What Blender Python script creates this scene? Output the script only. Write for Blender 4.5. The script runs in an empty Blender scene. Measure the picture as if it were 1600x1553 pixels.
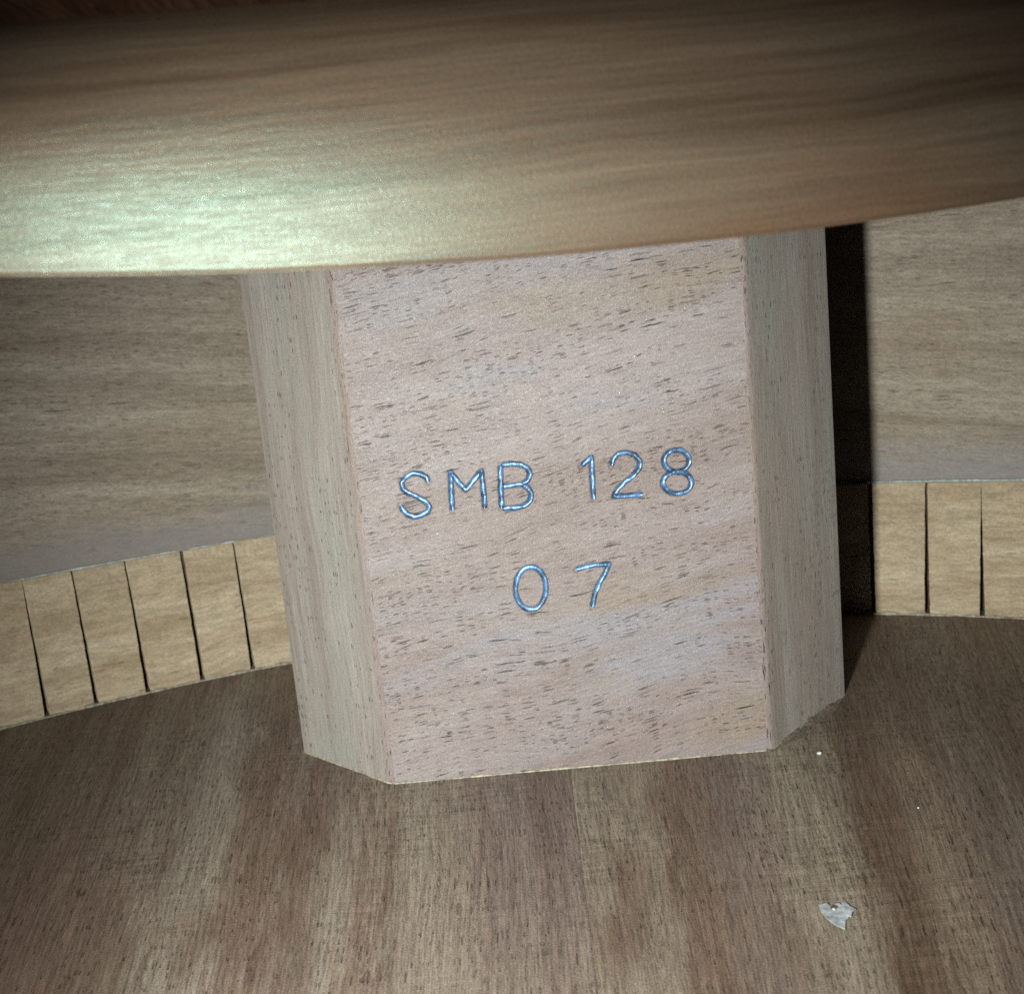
import bpy, bmesh, math, random
from mathutils import Vector, Matrix, noise as mnoise
import numpy as np

random.seed(7)
rng = np.random.default_rng(7)
S = 0.001                      # everything below is written in millimetres
C = bpy.context.scene.collection
sc = bpy.context.scene

# ------------------------------------------------------------------ camera
cam_d = bpy.data.cameras.new("camera")
cam = bpy.data.objects.new("camera", cam_d)
C.objects.link(cam)
cam_d.sensor_fit = 'HORIZONTAL'
cam_d.sensor_width = 36.0
cam_d.lens = 38.25
cam_d.clip_start = 0.002
cam_d.clip_end = 20.0
_r = Vector((0.995538610, 0.0000458844, -0.0943550446))
_u = Vector((0.0928593700, 0.176870590, 0.979843830))
_f = Vector((-0.0167335900, 0.984234110, -0.176077240))
_c = Vector((-3.03, -129.1, 58.4)) * S
cam.matrix_world = Matrix(((_r.x, _u.x, -_f.x, _c.x), (_r.y, _u.y, -_f.y, _c.y), (_r.z, _u.z, -_f.z, _c.z), (0, 0, 0, 1)))
cam_d.dof.use_dof = True
cam_d.dof.focus_distance = 0.128
cam_d.dof.aperture_fstop = 70.0
sc.camera = cam

# ------------------------------------------------------------------ world: the dim room outside the box
w = bpy.data.worlds.new("World")
sc.world = w
w.use_nodes = True
w.node_tree.nodes["Background"].inputs[0].default_value = (1.0, 0.75, 0.6, 1)
w.node_tree.nodes["Background"].inputs[1].default_value = 0.001

# ------------------------------------------------------------------ the phone torch beside the lens
ld = bpy.data.lights.new("phone_torch", 'SPOT')
lo = bpy.data.objects.new("phone_torch", ld)
C.objects.link(lo)
ld.color = (0.90, 1.0, 0.955)
ld.energy = 1.22
ld.shadow_soft_size = 0.0035
ld.spot_size = math.radians(86)
ld.spot_blend = 1.0
lo.location = Vector((-28, -127, 49)) * S
_d = (Vector((0, 0, 18)) * S - lo.location)
lo.rotation_euler = _d.to_track_quat('-Z', 'Y').to_euler()

sc.view_settings.view_transform = 'Standard'
sc.view_settings.look = 'None'
sc.view_settings.exposure = 0.0
sc.view_settings.gamma = 1.0
sc.render.engine = 'CYCLES'
sc.cycles.max_bounces = 6
sc.cycles.diffuse_bounces = 1
sc.cycles.glossy_bounces = 3
sc.cycles.sample_clamp_indirect = 4.0
sc.cycles.use_denoising = False


# ------------------------------------------------------------------ node helpers
class NT:
    def __init__(self, name):
        self.m = bpy.data.materials.new(name)
        self.m.use_nodes = True
        self.t = self.m.node_tree
        self.t.nodes.clear()

    def n(self, typ, ins=None, **kw):
        nd = self.t.nodes.new(typ)
        for k, v in kw.items():
            setattr(nd, k, v)
        for k, v in (ins or {}).items():
            self.put(nd, k, v)
        return nd

    def put(self, nd, k, v):
        s = nd.inputs[k]
        if isinstance(v, bpy.types.NodeSocket):
            self.t.links.new(v, s)
        elif isinstance(v, bpy.types.Node):
            self.t.links.new(v.outputs[0], s)
        else:
            s.default_value = v

    def math(self, op, a, b=0.0, c=0.0, clamp=False):
        return self.n('ShaderNodeMath', {0: a, 1: b, 2: c}, operation=op, use_clamp=clamp).outputs[0]

    def smooth(self, x, lo, hi, a=0.0, b=1.0):
        return self.n('ShaderNodeMapRange', {0: x, 1: lo, 2: hi, 3: a, 4: b}, interpolation_type='SMOOTHSTEP').outputs[0]

    def mix(self, f, a, b, mode='MIX'):
        nd = self.n('ShaderNodeMix', data_type='RGBA', blend_type=mode, clamp_factor=True)
        self.put(nd, 0, f); self.put(nd, 6, a); self.put(nd, 7, b)
        return nd.outputs[2]

    def noise(self, vec, su, sv, detail=3.0, rough=0.55, off=0.0, dist=0.0):
        mp = self.n('ShaderNodeMapping', {0: vec, 1: (off * 3.7, off * 1.9, off), 3: (su, sv, 1.0)})
        return self.n('ShaderNodeTexNoise', {'Vector': mp, 'Scale': 1.0, 'Detail': detail, 'Roughness': rough,
                                             'Distortion': dist}, noise_dimensions='2D').outputs[0]


def rgb(*c):
    return (c[0], c[1], c[2], 1.0)


def wood(name, dark, mid, light, red=None, green=None, band=(0.012, 0.22), fibre=(0.35, 5.0), fibre_amt=0.35,
         fine_amt=0.25, pores=None, ripple=0.0, warp=(0.03, 0.05, 3.0), rough=0.55, spec=0.3, bump=0.06,
         glint=0.0, fuzz=0.3, smear=None, drough=1.0, sheen=None, stripes=None, per_object=False, wob=0.9):
    """Planed wood seen close up. UV is in millimetres, u along the grain, v across it."""
    t = NT(name)
    uv = t.n('ShaderNodeTexCoord').outputs['UV']
    if per_object:
        inf = t.n('ShaderNodeObjectInfo').outputs['Random']
        off = t.n('ShaderNodeCombineXYZ', {0: t.math('MULTIPLY', inf, 611.0), 1: t.math('MULTIPLY', inf, 377.0), 2: 0.0})
        uv = t.n('ShaderNodeVectorMath', {0: uv, 1: off}, operation='ADD').outputs[0]
    # grain wanders
    wob1 = t.noise(uv, warp[0], warp[1], 2.0, 0.5, 1.0)
    wob2 = t.noise(uv, 0.25, 0.5, 2.0, 0.5, 2.0)
    dv = t.math('ADD', t.math('MULTIPLY', t.math('SUBTRACT', wob1, 0.5), warp[2] * 2),
                t.math('MULTIPLY', t.math('SUBTRACT', wob2, 0.5), wob))
    vec = t.n('ShaderNodeVectorMath', {0: uv, 1: t.n('ShaderNodeCombineXYZ', {0: 0.0, 1: dv, 2: 0.0})}, operation='ADD').outputs[0]

    b1 = t.noise(vec, band[0], band[1], 4.0, 0.6, 3.0)
    b2 = t.noise(vec, band[0] * 3, band[1] * 4, 3.0, 0.6, 4.0)
    b = t.math('ADD', t.math('MULTIPLY', b1, 0.68), t.math('MULTIPLY', b2, 0.32))
    ramp = t.n('ShaderNodeValToRGB', {0: b})
    el = ramp.color_ramp.elements
    el[0].position = 0.34; el[0].color = rgb(*dark)
    el[1].position = 0.66; el[1].color = rgb(*light)
    e = el.new(0.5); e.color = rgb(*mid)
    col = ramp.outputs[0]
    if stripes:
        v0, stops = stripes
        sv_ = t.math('ADD', t.n('ShaderNodeSeparateXYZ', {0: vec}).outputs[1], t.math('MULTIPLY', t.math('SUBTRACT', t.noise(uv, 0.09, 1.1, 4.0, 0.7, 61.0), 0.5), 9.0))
        span = stops[-1][0]
        r2 = t.n('ShaderNodeValToRGB', {0: t.math('DIVIDE', t.math('SUBTRACT', sv_, v0), span, clamp=True)})
        e2 = r2.color_ramp.elements
        e2[0].position = stops[0][0] / span; e2[0].color = rgb(*stops[0][1])
        e2[1].position = 1.0; e2[1].color = rgb(*stops[-1][1])
        for p_, c_ in stops[1:-1]:
            q_ = e2.new(p_ / span); q_.color = rgb(*c_)
        col = t.mix(0.42, col, r2.outputs[0])
    if red:
        p = t.noise(uv, 0.018, 0.07, 3.0, 0.6, 5.0)
        col = t.mix(t.smooth(p, 0.50, 0.72), col, rgb(*red))
    if green:
        p = t.noise(uv, 0.022, 0.09, 3.0, 0.6, 9.0)
        col = t.mix(t.smooth(p, 0.50, 0.72), col, rgb(*green))
    f1 = t.noise(vec, fibre[0], fibre[1], 5.0, 0.65, 6.0)
    f2 = t.noise(vec, fibre[0] * 5, fibre[1] * 2.2, 4.0, 0.7, 7.0)
    f3 = t.noise(uv, 5.0, 5.0, 3.0, 0.7, 8.0)
    k = t.math('ADD', t.math('ADD', t.smooth(f1, 0.3, 0.7, 1 - fibre_amt, 1 + fibre_amt),
                             t.smooth(f2, 0.3, 0.7, -fine_amt, fine_amt)),
               t.smooth(f3, 0.3, 0.7, -fuzz * 0.5, fuzz * 0.5))
    height = t.math('ADD', t.math('MULTIPLY', f1, 0.6), t.math('MULTIPLY', f2, 0.5))
    height = t.math('ADD', height, t.math('MULTIPLY', f3, 0.25 + fuzz))
    if ripple:
        # cross-grain chatter of figured wood
        rp = t.noise(uv, 1.3, 0.22, 3.0, 0.6, 11.0, 0.6)
        rm = t.smooth(t.noise(uv, 0.05, 0.05, 2.0, 0.5, 12.0), 0.42, 0.62)
        k = t.math('ADD', k, t.math('MULTIPLY', t.smooth(rp, 0.35, 0.65, -ripple, ripple), rm))
        height = t.math('ADD', height, t.math('MULTIPLY', t.math('MULTIPLY', rp, rm), ripple * 3))
    k = t.math('MAXIMUM', k, 0.05)
    col = t.mix(1.0, col, t.n('ShaderNodeCombineColor', {0: k, 1: k, 2: k}), 'MULTIPLY')
    if pores:
        for i, (su, sv, thr, keep, amt) in enumerate(pores):
            jit = t.math('MULTIPLY', t.math('SUBTRACT', t.noise(uv, 3.0, 3.0, 2.0, 0.6, 20 + i), 0.5), 0.14)
            pv = t.n('ShaderNodeVectorMath', {0: vec, 1: t.n('ShaderNodeCombineXYZ', {0: 0.0, 1: jit, 2: 0.0})}, operation='ADD')
            mp = t.n('ShaderNodeMapping', {0: pv, 1: (i * 13.3, i * 7.7, 0), 3: (su, sv, 1.0)})
            vo = t.n('ShaderNodeTexVoronoi', {'Vector': mp, 'Scale': 1.0, 'Randomness': 1.0}, voronoi_dimensions='2D')
            ch = t.n('ShaderNodeSeparateColor', {0: vo.outputs['Color']})
            zone = t.noise(vec, 0.035, 0.22, 2.0, 0.5, 30 + i)
            on = t.math('GREATER_THAN', t.math('ADD', ch.outputs[0], t.math('MULTIPLY', t.math('SUBTRACT', zone, 0.5), 1.1)), 1 - keep)
            size = t.math('MULTIPLY', t.math('ADD', t.math('MULTIPLY', ch.outputs[1], 1.15), 0.25), thr)
            d = t.math('DIVIDE', vo.outputs['Distance'], size)
            hole = t.math('MULTIPLY', t.smooth(d, 0.55, 1.1, 1.0, 0.0), on)
            depth = t.math('MULTIPLY', hole, t.math('MULTIPLY_ADD', ch.outputs[2], 0.75, 0.25))
            col = t.mix(t.math('MULTIPLY', depth, amt), col, rgb(0.022, 0.014, 0.012))
            height = t.math('SUBTRACT', height, t.math('MULTIPLY', hole, 1.6))
    ro = t.smooth(f2, 0.3, 0.7, rough + 0.1, rough - 0.1)
    if smear:
        # dried glue wiped along the foot of the side
        oz = t.math('MULTIPLY', t.n('ShaderNodeSeparateXYZ', {0: t.n('ShaderNodeTexCoord').outputs['Object']}).outputs[2], 1000.0)
        edge = t.math('ADD', oz, t.math('MULTIPLY', t.math('SUBTRACT', t.noise(uv, 0.06, 0.3, 3.0, 0.6, 51.0), 0.5), 9.0))
        sm_ = t.math('MULTIPLY', t.smooth(edge, smear[0], smear[1], 1.0, 0.0), t.smooth(f3, 0.25, 0.6, 0.45, 0.75))
        col = t.mix(sm_, col, rgb(*smear[2]))
        height = t.math('MULTIPLY', height, t.math('SUBTRACT', 1.0, t.math('MULTIPLY', sm_, 0.7)))
    if glint:
        g = t.noise(vec, 1.6, 5.0, 2.0, 0.6, 40.0)
        gm = t.smooth(g, 0.66, 0.72)
        ro = t.math('SUBTRACT', ro, t.math('MULTIPLY', gm, glint))
    bp = t.n('ShaderNodeBump', {'Strength': 1.0, 'Distance': bump * S, 'Height': height})
    bs = t.n('ShaderNodeBsdfPrincipled', {'Base Color': col, 'Roughness': ro, 'Specular IOR Level': spec, 'Diffuse Roughness': drough, 'Normal': bp})
    if sheen:
        t.put(bs, 'Specular Tint', rgb(*sheen))
    t.n('ShaderNodeOutputMaterial', {0: bs})
    return t.m


def plain(name, colr, rough=0.5, spec=0.4, metal=0.0, var=0.3, scale=3.0, bump=0.0, coat=0.0):
    t = NT(name)
    ob = t.n('ShaderNodeTexCoord').outputs['Object']
    mp = t.n('ShaderNodeMapping', {0: ob, 3: (1000.0, 1000.0, 1000.0)})
    ns = t.n('ShaderNodeTexNoise', {'Vector': mp, 'Scale': scale, 'Detail': 4.0, 'Roughness': 0.65}).outputs[0]
    k = t.smooth(ns, 0.3, 0.7, 1 - var, 1 + var)
    col = t.mix(1.0, rgb(*colr), t.n('ShaderNodeCombineColor', {0: k, 1: k, 2: k}), 'MULTIPLY')
    ins = {'Base Color': col, 'Roughness': rough, 'Specular IOR Level': spec, 'Metallic': metal, 'Coat Weight': coat}
    if bump:
        ins['Normal'] = t.n('ShaderNodeBump', {'Strength': 1.0, 'Distance': bump * S, 'Height': ns})
    bs = t.n('ShaderNodeBsdfPrincipled', ins)
    t.n('ShaderNodeOutputMaterial', {0: bs})
    return t.m


# ------------------------------------------------------------------ mesh helpers
def mesh(name, verts, faces, uvs=None, mats=(), fmat=None, smooth=False):
    me = bpy.data.meshes.new(name)
    me.from_pydata([(x * S, y * S, z * S) for x, y, z in verts], [], faces)
    for m in mats:
        me.materials.append(m)
    if fmat is not None:
        me.polygons.foreach_set('material_index', fmat)
    if uvs is not None:
        lay = me.uv_layers.new(name='UVMap')
        vi = np.empty(len(me.loops), dtype=np.int32)
        me.loops.foreach_get('vertex_index', vi)
        lay.data.foreach_set('uv', np.asarray(uvs, dtype=np.float32)[vi].ravel())
    if smooth:
        me.polygons.foreach_set('use_smooth', [True] * len(me.polygons))
    me.update()
    return me


def link(name, me, parent=None, label=None, cat=None, group=None, kind=None):
    o = bpy.data.objects.new(name, me)
    C.objects.link(o)
    if parent:
        o.parent = parent
    for k, v in (('label', label), ('category', cat), ('group', group), ('kind', kind)):
        if v:
            o[k] = v
    return o


class MB:
    """collects grids with their own vertices and UVs"""
    def __init__(self):
        self.v, self.f, self.uv, self.fm = [], [], [], []

    def grid(self, P, UV, m=0, flip=False, closed=False):
        P = np.asarray(P, float); UV = np.asarray(UV, float)
        nr, nc = P.shape[:2]
        b = len(self.v)
        self.v.extend(map(tuple, P.reshape(-1, 3)))
        self.uv.extend(map(tuple, UV.reshape(-1, 2)))
        for i in range(nr - 1):
            for j in range(nc - 1):
                q = (b + i * nc + j, b + i * nc + j + 1, b + (i + 1) * nc + j + 1, b + (i + 1) * nc + j)
                self.f.append(q[::-1] if flip else q)
                self.fm.append(m)

    def poly(self, pts, uvs, m=0):
        b = len(self.v)
        self.v.extend(pts); self.uv.extend(uvs)
        self.f.append(tuple(range(b, b + len(pts)))); self.fm.append(m)

    def mesh(self, name, mats, smooth=False):
        return mesh(name, self.v, self.f, self.uv, mats, self.fm, smooth)


def nz(x, y=0.0, z=0.0):
    return mnoise.noise(Vector((x, y, z)))

# ------------------------------------------------------------------ materials
M_FACE = wood('block_face_wood', (0.246, 0.176, 0.160), (0.285, 0.213, 0.199), (0.327, 0.260, 0.250), red=(0.278, 0.203, 0.160), green=(0.29, 0.248, 0.262),
              band=(0.02, 0.10), fibre=(0.30, 2.8), fibre_amt=0.11, fine_amt=0.10,
              pores=((0.18, 3.0, 0.22, 0.09, 1.0), (0.36, 3.8, 0.25, 0.13, 0.85), (0.8, 5.0, 0.28, 0.13, 0.9)),
              warp=(0.03, 0.04, 2.6), wob=0.5, rough=0.38, spec=0.6, bump=0.085, fuzz=0.36, glint=0.15)
M_CHAMFER = wood('block_cut_wood', (0.225, 0.177, 0.153), (0.262, 0.216, 0.192), (0.302, 0.259, 0.235), green=(0.262, 0.232, 0.205), red=(0.268, 0.210, 0.186),
                 band=(0.012, 0.25), fibre=(0.14, 3.4), fibre_amt=0.12, fine_amt=0.11,
                 pores=((0.75, 2.6, 0.22, 0.14, 0.6),), warp=(0.02, 0.03, 1.6), wob=0.3, rough=0.58, spec=0.28, bump=0.07, fuzz=0.38)
M_SIDE = wood('side_wood', (0.325, 0.240, 0.180), (0.425, 0.335, 0.262), (0.505, 0.42, 0.34), red=(0.41, 0.30, 0.225),
              band=(0.010, 0.14), fibre=(0.32, 1.7), fibre_amt=0.15, fine_amt=0.15,
              pores=((0.12, 1.2, 0.17, 0.10, 0.5), (0.5, 2.2, 0.26, 0.30, 0.42)), warp=(0.02, 0.04, 1.3), wob=0.5, rough=0.52, spec=0.35, bump=0.11, fuzz=0.34,
              smear=(24.0, 31.0, (0.35, 0.305, 0.30)))
_bk = dict(band=(0.006, 0.13), fibre=(0.10, 3.2), fibre_amt=0.26, fine_amt=0.26, ripple=0.12,
           pores=((0.20, 2.4, 0.20, 0.08, 0.5), (0.6, 3.6, 0.24, 0.14, 0.4)), warp=(0.012, 0.03, 1.4), wob=0.12, rough=0.5, spec=0.38, bump=0.11, fuzz=0.5, drough=0.0)
# colour of the growth bands outward from the centre joint (distance in mm, colour); the left outer umber also paints the dim corner
_plum, _gold, _rust, _pale, _umber = (0.250, 0.182, 0.160), (0.380, 0.302, 0.235), (0.222, 0.136, 0.100), (0.385, 0.318, 0.256), (0.152, 0.093, 0.063)
M_BACK_A = wood('back_wood_left', (0.150, 0.089, 0.064), (0.252, 0.177, 0.136), (0.365, 0.287, 0.225), red=(0.195, 0.120, 0.090),
                stripes=(0.0, [(0.5, _plum), (9, _plum), (12, _gold), (18, _gold), (20, _rust), (22, _rust), (24.5, _pale), (29, _pale), (31.5, _rust),
                               (34.5, _rust), (37.5, _pale), (40.5, _pale), (44, _umber), (60, _umber)]), **_bk)
M_BACK_B = wood('back_wood_right', (0.128, 0.076, 0.050), (0.218, 0.150, 0.108), (0.335, 0.260, 0.192), red=(0.180, 0.112, 0.080),
                stripes=(70.0, [(0.3, _pale), (7, _gold), (9.5, _rust), (11, _rust), (14, _plum), (17, _plum), (20, _gold), (24, _gold), (27, _umber),
                                (33, _rust), (37, _plum), (42, _umber), (60, _umber)]), **_bk)
M_LINING = wood('lining_wood', (0.48, 0.35, 0.225), (0.585, 0.45, 0.31), (0.665, 0.535, 0.39), band=(0.03, 0.22), fibre=(0.35, 1.5),
                fibre_amt=0.12, fine_amt=0.10, pores=((0.35, 1.3, 0.22, 0.2, 0.3),), warp=(0.05, 0.08, 1.0), wob=0.5, rough=0.6, spec=0.25,
                bump=0.08, fuzz=0.28, per_object=True)
M_BRACE = wood('brace_wood', (0.068, 0.040, 0.026), (0.100, 0.063, 0.042), (0.124, 0.083, 0.057), red=(0.108, 0.060, 0.036),
               band=(0.010, 0.30), fibre=(0.07, 2.4), fibre_amt=0.10, fine_amt=0.08, warp=(0.03, 0.06, 0.8), wob=0.2,
               rough=0.37, spec=0.46, bump=0.05, fuzz=0.30, glint=0.12, drough=0.0, sheen=(0.62, 1.0, 0.86))
M_TOP = wood('soundboard_wood', (0.045, 0.018, 0.011), (0.065, 0.027, 0.016), (0.085, 0.038, 0.023), band=(0.01, 0.6), fibre=(0.1, 3.0), bump=0.04, spec=0.05, rough=0.8, drough=0.0)  # colour lowered to put the underside's shade into the wood
M_GLUE = plain('dried_glue', (0.55, 0.58, 0.56), 0.28, 0.5, var=0.35, scale=1.2, bump=0.05)
M_GLUE_TAN = plain('tan_glue', (0.40, 0.34, 0.26), 0.5, 0.35, var=0.45, scale=1.5, bump=0.05)
M_DUSTY = plain('dusty_glue', (0.20, 0.155, 0.12), 0.7, 0.25, var=0.45, scale=2.5, bump=0.12)
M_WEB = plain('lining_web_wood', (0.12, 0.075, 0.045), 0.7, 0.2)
M_FOIL = plain('blue_stamp_ink', (0.105, 0.195, 0.34), 0.36, 0.8, metal=0.4, var=0.6, scale=1.1, bump=0.10)
M_PAPER = plain('torn_paper', (0.42, 0.43, 0.44), 0.6, 0.3, var=0.3, scale=1.4, bump=0.06)
M_DUST = plain('white_dust_and_glint', (0.9, 0.92, 0.9), 0.3, 0.6, var=0.1)

# ------------------------------------------------------------------ the guitar
guitar = link('acoustic_guitar', None, None, 'inside of a brown wooden acoustic guitar body, neck block stamped in blue', 'guitar')
guitar.empty_display_size = 0.01

# plan of the body: y of the lining's foot, and the wall behind it
def foot(x):
    return 61.3 - 0.00354 * x * x


def plan(x, off):
    d = -2 * 0.00354 * x
    n = math.hypot(1, d)
    return x - off * d / n, foot(x) + off / n


def arc(x):                    # arc length from the middle
    k = 2 * 0.00354
    a = abs(x)
    q = math.hypot(1, k * a)
    return math.copysign(0.5 * (a * q + math.asinh(k * a) / k), x)


TOP = 78.0
WALL = 5.2
# --- side panels
for sgn in (-1, 1):
    mb = MB()
    xs = np.linspace(0.05, 150, 76) * sgn
    zs = np.linspace(0.0, TOP, 40)
    P, UV, PO = [], [], []
    for z in zs:
        P.append([(*plan(x, WALL + 0.12 * nz(x * 0.06, z * 0.05, 3 + sgn)), z) for x in xs])
        PO.append([(*plan(x, WALL + 2.2), z) for x in xs])
        UV.append([(arc(x) + 40 * sgn, z + 11 * sgn + 0.10 * arc(x)) for x in xs])
    mb.grid(P, UV, 0, flip=(sgn < 0))
    mb.grid(PO, UV, 0, flip=(sgn > 0))
    link('side_panel', mb.mesh('side_panel', [M_SIDE], True), guitar, 'bent brown wood side %s the block' % ('left of' if sgn < 0 else 'right of'))

# --- back: two matched plates with a joint under the block
SEAM = -1.2
for sgn in (-1, 1):
    mb = MB()
    xs = SEAM + sgn * np.concatenate([[0.004, 0.04, 0.3], np.linspace(2, 140, 70)])
    T, U, Bm = [], [], []
    for t_ in np.linspace(0, 1, 60):
        rowT, rowU, rowB = [], [], []
        for i, x in enumerate(xs):
            y1 = min(plan(x, WALL + 2.2)[1], 70)
            y1 = foot(x) + 8.5
            y = -170 + (y1 + 170) * t_
            if y1 < -165:
                y = -170 + 5 * t_
            z = -0.05 if i == 0 else 0.0
            z += 0.0 if i < 3 else 0.05 * nz(x * 0.08, y * 0.03, 9)
            rowT.append((x, y, z)); rowB.append((x, y, -2.6))
            fan = 1.0 / (1.0 + (0.0040 if sgn < 0 else 0.0072) * max(y + 45.0, -60.0))      # the figure flares towards the neck
            rowU.append((y + 300 * sgn, abs(x - SEAM) * fan + 70 * (sgn > 0)))
        T.append(rowT); U.append(rowU); Bm.append(rowB)
    mb.grid(T, U, 0, flip=(sgn < 0))
    mb.grid(Bm, U, 0, flip=(sgn > 0))
    mb.grid([[r[0] for r in T], [r[0] for r in Bm]], [[r[0] for r in U], [r[0] for r in U]], 0, flip=(sgn > 0))
    link('back_plate', mb.mesh('back_plate', [M_BACK_A if sgn < 0 else M_BACK_B], True), guitar, '%s half of the brown grained back' % ('left' if sgn < 0 else 'right'))

# --- soundboard with its round hole
mb = MB()
N = 96
hc, hr = (-2.0, -114.0), 47.0
ring, outer = [], []
for i in range(N + 1):
    a = 2 * math.pi * i / N
    ca, sa = math.cos(a), math.sin(a)
    ring.append((hc[0] + hr * ca, hc[1] + hr * sa))
    tx = (140 if ca > 0 else -140) / ca if abs(ca) > 1e-6 else 1e9
    ty = ((72 - hc[1]) if sa > 0 else (-185 - hc[1])) / sa if abs(sa) > 1e-6 else 1e9
    t_ = min(abs(tx), abs(ty))
    outer.append((hc[0] + t_ * ca, hc[1] + t_ * sa))
def lerp2(a, b, t):
    return (a[0] + (b[0] - a[0]) * t, a[1] + (b[1] - a[1]) * t)
und = [[(*lerp2(ring[i], outer[i], k / 12), TOP) for i in range(N + 1)] for k in range(13)]
top = [[(x, y, TOP + 2.8) for x, y, z in r] for r in und]
uvt = [[(y, x) for x, y, z in r] for r in und]
mb.grid(und, uvt, 0); mb.grid(top, uvt, 0, flip=True)
mb.grid([top[0], und[0]], [[(i * 3.0, 0) for i in range(N + 1)], [(i * 3.0, 2.8) for i in range(N + 1)]], 0)
link('soundboard', mb.mesh('soundboard', [M_TOP]), guitar, 'dark red-brown underside of the soundboard above the brace')

# --- transverse brace under the soundboard
mb = MB()
xs = np.linspace(-125, 125, 151)


def brace_profile(q, h):
    """(y, z) at fraction q of the way down the front, under and up the back; h is the height there"""
    pts = [(-55.2, 0.0), (-57.2, 0.10), (-58.6, 0.22), (-59.4, 0.36), (-59.8, 0.50), (-59.85, 0.64), (-59.65, 0.78), (-59.3, 0.90), (-59.0, 0.98),
           (-58.6, 1.0), (-52.0, 0.975), (-46.0, 0.95), (-44.2, 0.90), (-43.4, 0.8), (-43.0, 0.5), (-43.0, 0.0)]
    u = q * (len(pts) - 1)
    i = min(int(u), len(pts) - 2)
    f = u - i
    p0, p1, p2, p3 = pts[max(i - 1, 0)], pts[i], pts[i + 1], pts[min(i + 2, len(pts) - 1)]
    c = [0.5 * (2 * b + (cc - a_) * f + (2 * a_ - 5 * b + 4 * cc - d) * f * f + (3 * b - a_ - 3 * cc + d) * f ** 3)
         for a_, b, cc, d in zip(p0, p1, p2, p3)]
    return c[0], TOP - h * c[1]


P, UV = [], []
for x in xs:
    zb = 60.95 + 0.00128 * (x - 4) ** 2
    if abs(x) > 60:
        zb += 0.004 * (abs(x) - 60) ** 2
    zb = min(zb, 75.5)
    h = TOP - zb
    row, ru = [], []
    perim = 0.0
    last = None
    for k in range(61):
        q = k / 60
        # front face: leans forward as it comes down, tight round at the bottom edge, then flat underside and back
        y, z = brace_profile(q, h)
        y += 0.05 * nz(x * 0.05, k * 0.2, 5)
        z += 0.04 * nz(x * 0.07, k * 0.2, 15)
        if last:
            perim += math.hypot(y - last[0], z - last[1])
        last = (y, z)
        row.append((x, y + 0.108 * x, z)); ru.append((x, perim + 0.02 * x))
    P.append(row); UV.append(ru)
mb.grid(P, UV, 0, flip=True)
link('soundboard_brace', mb.mesh('soundboard_brace', [M_BRACE], True), guitar, 'rounded brown brace crossing above the neck block')

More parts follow.
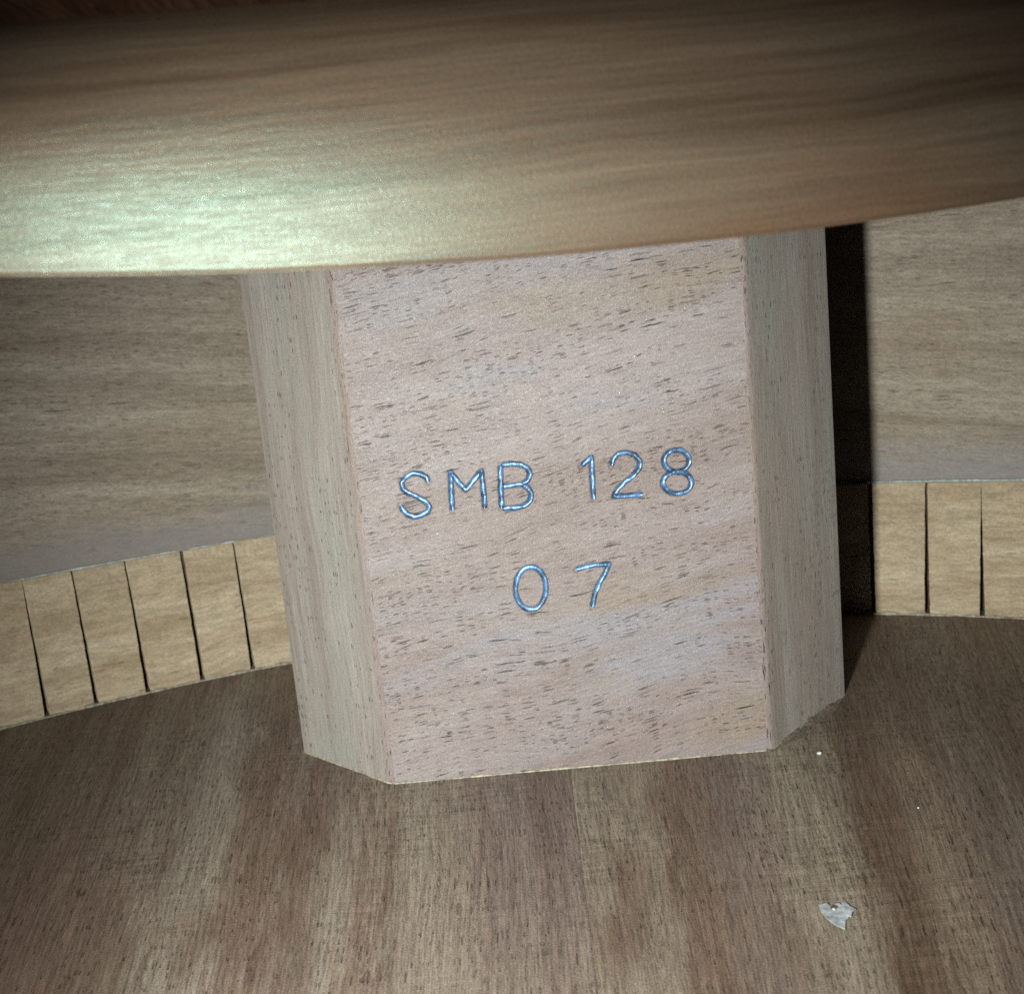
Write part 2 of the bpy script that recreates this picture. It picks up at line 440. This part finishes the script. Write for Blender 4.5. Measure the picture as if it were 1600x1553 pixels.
# --- neck block: stamped front face, two cut chamfers, flanks
GLYPHS = [
    ('letter','S',[[(-15.06,38.02),(-15.26,38.72),(-15.95,39.15),(-16.8,39.29),(-17.68,38.97),(-18.29,38.29),(-18.21,37.49),(-17.62,36.92),(-16.69,36.44),(-15.77,35.86),(-15.27,35.07),(-15.54,34.41),(-16.36,34.06),(-17.25,34.0),(-18.05,34.36),(-18.54,35.04),(-18.73,35.57)]]),
    ('letter','M',[[(-12.56,34.27),(-12.44,36.75),(-12.29,39.0),(-11.5,37.74),(-10.71,36.64),(-9.68,37.68),(-8.58,38.85),(-8.58,36.66),(-8.6,34.18)]]),
    ('letter','B',[[(-6.24,39.33),(-6.44,36.75),(-6.62,33.99)],[(-6.24,39.33),(-4.9,39.32),(-3.8,39.13),(-3.01,38.6),(-2.75,37.82),(-3.15,37.14),(-3.88,36.76),(-5.15,36.68),(-6.44,36.69)],[(-4.03,36.72),(-3.23,36.3),(-2.85,35.49),(-3.13,34.58),(-3.85,34.07),(-5.13,33.91),(-6.61,34.02)]]),
    ('digit','1',[[(3.33,38.26),(4.13,38.8),(4.69,39.2),(4.61,36.83),(4.55,34.05)]]),
    ('digit','2',[[(7.03,37.82),(7.27,38.7),(7.93,39.29),(8.91,39.42),(9.86,39.05),(10.44,38.21),(10.31,37.29),(9.53,36.51),(8.5,35.84),(7.61,35.13),(7.0,34.22),(8.65,34.15),(10.56,34.11)]]),
    ('digit','8',[[(16.36,37.67),(16.31,37.38),(16.17,37.11),(15.98,36.88),(15.72,36.7),(15.42,36.57),(15.09,36.5),(14.75,36.5),(14.41,36.56),(14.1,36.69),(13.82,36.88),(13.59,37.11),(13.43,37.37),(13.34,37.66),(13.32,37.96),(13.38,38.25),(13.51,38.52),(13.71,38.75),(13.96,38.93),(14.26,39.06),(14.59,39.13),(14.93,39.13),(15.27,39.07),(15.58,38.94),(15.86,38.76),(16.09,38.52),(16.25,38.26),(16.34,37.97),(16.36,37.67)],[(16.47,35.0),(16.4,34.71),(16.26,34.44),(16.04,34.21),(15.75,34.02),(15.41,33.9),(15.04,33.83),(14.65,33.84),(14.27,33.91),(13.92,34.04),(13.6,34.23),(13.34,34.46),(13.15,34.74),(13.04,35.03),(13.02,35.33),(13.09,35.62),(13.23,35.89),(13.46,36.12),(13.74,36.3),(14.08,36.43),(14.45,36.49),(14.83,36.49),(15.21,36.42),(15.57,36.29),(15.89,36.1),(16.15,35.86),(16.33,35.59),(16.44,35.3),(16.47,35.0)]]),
    ('digit','0',[[(-4.54,21.15),(-4.91,21.34),(-5.23,21.62),(-5.51,22.01),(-5.71,22.47),(-5.84,22.99),(-5.89,23.54),(-5.86,24.1),(-5.74,24.65),(-5.56,25.16),(-5.3,25.61),(-4.99,25.98),(-4.63,26.25),(-4.25,26.41),(-3.86,26.47),(-3.47,26.4),(-3.11,26.22),(-2.79,25.93),(-2.52,25.55),(-2.31,25.1),(-2.18,24.58),(-2.13,24.03),(-2.16,23.47),(-2.27,22.92),(-2.45,22.41),(-2.71,21.96),(-3.02,21.58),(-3.38,21.31),(-3.76,21.14),(-4.16,21.09),(-4.54,21.15)]]),
    ('digit','7',[[(1.7,25.53),(2.34,25.79),(3.77,25.92),(5.82,25.96),(5.15,24.68),(4.28,23.44),(3.7,22.17),(3.29,20.64)]]),
]

segs = []
for _, _, ss in GLYPHS:
    for s in ss:
        segs += [(*s[i], *s[i + 1]) for i in range(len(s) - 1)]
segs = np.array(segs)


def stroke_distance(X, Z):
    D = np.full(X.shape, 9.0)
    for x0, z0, x1, z1 in segs:
        dx, dz = x1 - x0, z1 - z0
        t = np.clip(((X - x0) * dx + (Z - z0) * dz) / (dx * dx + dz * dz + 1e-9), 0, 1)
        D = np.minimum(D, np.hypot(X - x0 - t * dx, Z - z0 - t * dz))
    return D


FX0, FX1 = -23.4, 23.7
gx = np.unique(np.concatenate([np.linspace(FX0, -19.6, 6), np.arange(-19.6, 17.4, 0.11), np.linspace(17.4, FX1, 8)]).round(4))
gz = np.unique(np.concatenate([np.linspace(0.0, 20.0, 24), np.arange(20.0, 27.0, 0.11), np.linspace(27.0, 33.2, 8), np.arange(33.2, 40.2, 0.11), np.linspace(40.2, TOP, 44)]).round(4))
GX, GZ = np.meshgrid(gx, gz)
D = stroke_distance(GX, GZ)
jit = np.vectorize(lambda x, z: nz(x * 1.7, z * 1.7, 2.0))
near = D < 0.8
wob = np.zeros_like(D)
wob[near] = jit(GX[near], GZ[near]) * 0.06
dd = D + wob
sink = np.clip((0.37 - dd) / 0.10, 0, 1)
sink = sink * sink * (3 - 2 * sink) * 0.38
lip = np.exp(-((dd - 0.44) / 0.09) ** 2) * 0.035
PY = sink - lip * (D < 2)
ang = math.radians(9)
ca, sa = math.cos(ang), math.sin(ang)
mb = MB()
mb.grid(np.dstack([GX, PY, GZ]), np.dstack([GX * ca + GZ * sa, -GX * sa + GZ * ca]), 0)
n_front = len(mb.f)


def strip(pts, m, uoff, flat=True):
    """a vertical band of the block through plan points, subdivided in height, slightly uneven"""
    zs_ = np.linspace(0, TOP, 90)
    L = [0.0]
    for i in range(len(pts) - 1):
        L.append(L[-1] + math.hypot(pts[i + 1][0] - pts[i][0], pts[i + 1][1] - pts[i][1]))
    P, U = [], []
    for z in zs_:
        row, ru = [], []
        for i, (x, y) in enumerate(pts):
            e = 0.0 if i in (0, len(pts) - 1) else 1.0
            j = 0.05 * nz(x * 0.6, z * 0.45, uoff) * e
            row.append((x + j, y + j, z)); ru.append((z + uoff, L[i] + uoff * 0.37))
        P.append(row); U.append(ru)
    mb.grid(P, U, m)


def fillet(p0, p, p1, r, n=4):
    a = Vector((p0[0] - p[0], p0[1] - p[1])).normalized(); b = Vector((p1[0] - p[0], p1[1] - p[1])).normalized()
    A = Vector(p) + a * r; B = Vector(p) + b * r
    return [tuple(A * (1 - t) ** 2 + Vector(p) * 2 * t * (1 - t) + B * t * t) for t in [i / n for i in range(n + 1)]]


def along(a, b, n):
    return [(a[0] + (b[0] - a[0]) * i / n, a[1] + (b[1] - a[1]) * i / n) for i in range(1, n)]


FLp, FRp, OLp, ORp = (-23.9, 0.0), (24.2, 0.0), (-37.5, 12.9), (38.3, 16.0)
BLp, BRp = (-37.5, 65.0), (38.3, 65.0)
fr = fillet((FX1, 0), FRp, ORp, 0.55, 6); fr[0] = (FX1, 0.0)
orr = fillet(FRp, ORp, BRp, 0.25)
fl = fillet(OLp, FLp, (FX0, 0), 0.55, 6); fl[-1] = (FX0, 0.0)
ol = fillet(BLp, OLp, FLp, 0.25)
strip(fr, 0, 77)
strip([fr[-1]] + along(fr[-1], orr[0], 8) + orr[:3], 1, 130)
strip(orr[2:] + along(orr[-1], BRp, 4) + [BRp], 1, 260)
strip(ol[2:] + along(ol[-1], fl[0], 8) + [fl[0]], 1, 17)
strip(fl, 0, 55)
strip([BLp] + along(BLp, ol[0], 4) + ol[:3], 1, 400)
strip([BRp, BLp], 1, 500)
me = mb.mesh('neck_block', [M_FACE, M_CHAMFER])
block = link('neck_block', me, guitar, 'pale brown neck block with chamfered corners, stamped SMB 128 07')
sm = np.zeros(len(me.polygons), dtype=bool); sm[:] = True
me.polygons.foreach_set('use_smooth', sm)

# stamped characters: the inked lining of each groove
def ribbon(mbx, pts, seed):
    # resample
    P = [Vector(p) for p in pts]
    out = [P[0]]
    for a, b in zip(P, P[1:]):
        n = max(1, int((b - a).length / 0.14))
        out += [a.lerp(b, (i + 1) / n) for i in range(n)]
    closed = (P[0] - P[-1]).length < 0.01
    m = len(out)
    prof = [-1.0, -0.86, -0.70, 0.0, 0.70, 0.86, 1.0]
    dep = [-0.006, 0.16, 0.25, 0.26, 0.25, 0.16, -0.006]
    rows, uvs = [], []
    for i, p in enumerate(out):
        a = out[i - 1] if i else (out[-2] if closed else p)
        b = out[i + 1] if i < m - 1 else (out[1] if closed else p)
        t = (b - a); t = t.normalized() if t.length > 1e-6 else Vector((1, 0))
        nrm = Vector((-t.y, t.x))
        hw = 0.315 + 0.09 * nz(p.x * 1.3, p.y * 1.3, seed)
        if not closed:
            e = min(i, m - 1 - i) * 0.14
            hw *= min(1.0, 0.35 + e * 2.2)
        row, ru = [], []
        for s, d in zip(prof, dep):
            x = p.x + nrm.x * s * hw + 0.02 * nz(p.x * 4, p.y * 4 + s * 3, seed)
            z = p.y + nrm.y * s * hw + 0.02 * nz(p.x * 4 + 9, p.y * 4 + s * 3, seed)
            row.append((x, d + (0.03 * nz(x * 2.2, z * 2.2, seed + 4) + 0.16 * s * nz(p.x * 0.8, p.y * 0.8, seed + 8)) * (abs(s) < 0.9), z)); ru.append((x, z))
        rows.append(row); uvs.append(ru)
    mbx.grid(rows, uvs, 0, flip=False)


for gi, (kind, ch, ss) in enumerate(GLYPHS):
    mbx = MB()
    for si, s in enumerate(ss):
        ribbon(mbx, s, gi * 3.1 + si)
    link(kind, mbx.mesh('%s_%s' % (kind, ch), [M_FOIL], True), block, 'stamped blue %s %s' % (kind, ch))


def bead(name, pts, r, mat, parent, seed, flat=0.7, label=None, gap=None):
    """lumpy squeezed-out glue line through 3D points"""
    P = [Vector(p) for p in pts]
    out = [P[0]]
    for a, b in zip(P, P[1:]):
        n = max(1, int((b - a).length / 0.5))
        out += [a.lerp(b, (i + 1) / n) for i in range(n)]
    mbx = MB()
    rows, uvs = [], []
    for i, p in enumerate(out):
        t = (out[min(i + 1, len(out) - 1)] - out[max(i - 1, 0)]).normalized()
        side = t.cross(Vector((0, 0, 1))).normalized(); up = side.cross(t)
        rr = r * max(0.12, 0.75 + 1.0 * nz(i * 0.21, seed, 0) + 0.7 * nz(i * 0.07, seed, 5))
        row = []
        for k in range(9):
            a = 2 * math.pi * k / 8
            q = p + side * math.cos(a) * rr * flat + up * math.sin(a) * rr
            row.append(tuple(q))
        rows.append(row); uvs.append([(i * 0.5, k) for k in range(9)])
    mbx.grid(rows, uvs, 0)
    return link(name, mbx.mesh(name, [mat], True), parent, label)


bead('glue_bead', [(*OLp, 0.05), (-24.3, 0.35, 0.05), (-23.3, -0.06, 0.05), (23.5, -0.06, 0.05), (24.6, 0.35, 0.05), (*ORp, 0.05)], 0.17, M_GLUE_TAN, block, 3.0)  # glue line, its pale tone also standing in for the lit bottom bevel

# dust and wiped glue lying in the corner along the foot of the right chamfer
mbx = MB()
rows, uvs = [], []
for i in range(41):
    u = i / 40
    x = 23.6 + (38.2 - 23.6) * u; y = -0.35 + (16.2 + 0.35) * u
    wd = (0.4 + 1.3 * math.sin(math.pi * u) ** 0.7) * (0.8 + 0.5 * nz(u * 6, 2.0)) + 0.05
    hh = wd * (0.5 + 0.4 * nz(u * 9, 5.0))
    nx, ny = 0.755, -0.656
    row, ru = [], []
    for k in range(9):
        f = k / 8
        d = wd * (1 - f) - 0.15 * f
        z = hh * f ** 2.2 + 0.03 + 0.10 * nz(x * 0.9, f * 3, 6) * (0 < k < 8)
        row.append((x + nx * d, y + ny * d, z)); ru.append((y + ny * d, x + nx * d + 70))
    rows.append(row); uvs.append(ru)
mbx.grid(rows, uvs, 0)
link('glue_fillet', mbx.mesh('glue_fillet', [M_DUSTY], True), block, 'dusty brown glue fillet at the foot of the right chamfer')

# --- kerfed linings: a thin web on the side and a row of little blocks
LH = 22.0
def kerf_mesh(w, seed):
    """one kerf block: thick at the foot, thin at the top, sawn sides a little ragged"""
    key = [(0.0, -4.9), (0.35, -5.12), (4.0, -4.95), (10.0, -4.35), (16.0, -3.35), (21.2, -2.15), (21.8, -1.9), (22.0, -1.5)]
    zs_ = [0.0, 0.35] + list(np.linspace(1.2, 20.8, 20)) + [21.4, 21.8, 22.0]
    ys_ = np.interp(zs_, [k[0] for k in key], [k[1] for k in key])
    prof = list(zip(zs_, ys_)) + [(22.0, 0.15)]
    mbx = MB()

    def edge(z, sd):
        return sd * (w / 2 * (1 - 0.075 * (1 - z / 22) ** 0.8) + 0.09 * nz(z * 0.7, seed, sd) + 0.05 * nz(z * 2.1, seed, sd + 4))
    P, U = [], []
    for z, y in prof:
        e0, e1 = edge(z, -1), edge(z, 1)
        jy = 0.05 * nz(z * 0.5, seed, 9)
        front = y < 0
        P.append([(e0, y + 0.14 * front, z), (e0 + 0.12, y + jy * front, z), (0, y + jy * 0.5, z), (e1 - 0.12, y + jy * front, z), (e1, y + 0.14 * front, z)])
        U.append([(p[0], z - y) for p in P[-1]])
    mbx.grid(P, U, 0)
    for col_, fl_ in ((0, True), (4, False)):
        rim = [r[col_] for r in P]
        back = [(rim[k][0], 0.15, rim[k][2]) for k in range(len(rim))]
        mbx.grid([rim, back], [[(p[1], p[2]) for p in rim], [(p[1], p[2]) for p in back]], 0, flip=fl_)
    return mbx.mesh('kerf_block', [M_LINING])


KW = 7.9
kerf_variants = [kerf_mesh(KW, 3.3 * k) for k in range(5)]
slits = {-1: [30.0, 37.6, 45.6, 53.6, 61.45, 69.6, 76.9, 83.45, 90.0, 96.5, 103.0, 109.5],
         1: [29.5, 37.6, 45.8, 53.75, 61.72, 69.48, 76.8, 83.6, 90.2, 96.8, 103.2, 109.6]}
for sgn in (-1, 1):
    mb = MB()
    xs = np.linspace(26, 112, 60) * sgn
    P, U = [], []
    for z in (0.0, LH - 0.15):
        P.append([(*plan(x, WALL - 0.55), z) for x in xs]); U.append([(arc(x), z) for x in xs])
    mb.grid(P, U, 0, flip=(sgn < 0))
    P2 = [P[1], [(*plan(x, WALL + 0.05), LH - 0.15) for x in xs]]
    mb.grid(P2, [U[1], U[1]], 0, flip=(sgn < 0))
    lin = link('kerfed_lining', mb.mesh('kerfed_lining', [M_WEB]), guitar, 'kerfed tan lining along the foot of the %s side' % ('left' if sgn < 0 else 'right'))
    sl = slits[sgn]
    for a, b in zip(sl, sl[1:]):
        xa, xb = a * sgn, b * sgn
        xm = (xa + xb) / 2
        pa = Vector(plan(xa, 0)); pb = Vector(plan(xb, 0))
        wdt = (pb - pa).length - random.uniform(0.12, 0.30)
        o = link('kerf_block', random.choice(kerf_variants), lin)
        mx, my = plan(xm, WALL)
        tx = (pb - pa) * sgn
        o.location = Vector((mx, my, 0.02 + random.uniform(0, 0.06))) * S
        o.rotation_euler = (random.uniform(-0.006, 0.006), random.uniform(-0.01, 0.01), math.atan2(tx.y, tx.x) + random.uniform(-0.008, 0.008))
        o.scale = (wdt / KW, 1 + random.uniform(-0.03, 0.03), 1.0 + random.uniform(-0.008, 0.004))
    rr = range(36, 112, 2)
    bead('glue_bead', [(*plan(x * sgn, WALL - 0.5), LH + 0.05) for x in rr], 0.33 if sgn > 0 else 0.2, M_GLUE, lin, 11.0 * sgn)
    bead('glue_bead', [(*plan(x * sgn, -0.05), 0.05) for x in rr], 0.36, M_GLUE_TAN, lin, 7.0 * sgn)

# ------------------------------------------------------------------ torn paper scrap lying on the back
scrap = link('paper_scrap', None, None, 'small torn scrap of grey-white paper stuck on the brown back', 'paper scrap')
scrap.location = Vector((21.6, -37.0, 0.06)) * S


def sheet(name, pts, lift, mat, parent, th=0.07):
    bm = bmesh.new()
    vs = [bm.verts.new(((x - 21.6) * S, (y + 37.0) * S, (lift + 0.08 * abs(nz(x * 1.1, y * 1.3, 4))) * S)) for x, y in pts]
    f = bm.faces.new(vs)
    bmesh.ops.triangulate(bm, faces=[f])
    bmesh.ops.subdivide_edges(bm, edges=bm.edges[:], cuts=2, use_grid_fill=True)
    for v in bm.verts:
        v.co.z += 0.06 * S * nz(v.co.x / S * 1.6, v.co.y / S * 1.6, 7)
    ex = bmesh.ops.extrude_face_region(bm, geom=bm.faces[:])
    for v in [g for g in ex['geom'] if isinstance(g, bmesh.types.BMVert)]:
        v.co.z += th * S
    bmesh.ops.recalc_face_normals(bm, faces=bm.faces[:])
    me_ = bpy.data.meshes.new(name)
    bm.to_mesh(me_); bm.free()
    me_.materials.append(mat)
    return link(name, me_, parent)


sheet('paper_sheet', [(20.35, -35.25), (21.2, -35.1), (21.35, -35.55), (21.75, -35.6), (21.95, -35.2), (22.3, -35.3), (22.65, -36.4), (22.45, -37.7), (22.0, -38.3), (21.6, -39.5), (20.95, -38.7), (20.45, -37.6), (20.3, -36.6)], 0.05, M_PAPER, scrap)
sheet('paper_flake', [(22.5, -35.35), (22.9, -35.3), (23.1, -36.1), (23.5, -36.6), (23.0, -37.0), (22.7, -37.7), (22.4, -37.5), (22.3, -36.4)], 0.12, M_PAPER, scrap)

# a dark lump drawn as the torn hole, a white one painted as its glint
def blob(name, x, y, z, r, sq, mat, parent):
    bm = bmesh.new()
    bmesh.ops.create_icosphere(bm, subdivisions=2, radius=r * S)
    for v in bm.verts:
        v.co.x *= sq
        v.co *= 1 + 0.4 * nz(v.co.x / S * 3, v.co.y / S * 3, x)
        v.co.z *= 0.45
    me_ = bpy.data.meshes.new(name); bm.to_mesh(me_); bm.free()
    me_.materials.append(mat)
    o = link(name, me_, parent)
    o.location = ((x - 21.6) * S, (y + 37.0) * S, z * S)


blob('torn_hole', 21.6, -36.0, 0.20, 0.26, 1.5, M_WEB, scrap)
blob('white_glint', 21.5, -36.4, 0.26, 0.17, 0.9, M_DUST, scrap)


def speck(name, x, y, r, label, mat=M_DUST):
    bm = bmesh.new()
    bmesh.ops.create_icosphere(bm, subdivisions=2, radius=r * S)
    for v in bm.verts:
        v.co *= 1 + 0.5 * nz(v.co.x / S * 3, v.co.y / S * 3, x)
        v.co.z *= 0.6
    me_ = bpy.data.meshes.new(name); bm.to_mesh(me_); bm.free()
    me_.materials.append(mat)
    o = link(name, me_, None, label, 'speck', None)
    o.location = (x * S, y * S, r * 0.5 * S)
    return o


speck('dust_speck', 29.6, -2.3, 0.26, 'white speck on the back by the right foot of the neck block')
speck('dust_speck', 36.0, -18.1, 0.11, 'tiny pale speck on the bare back, right of the larger white one')
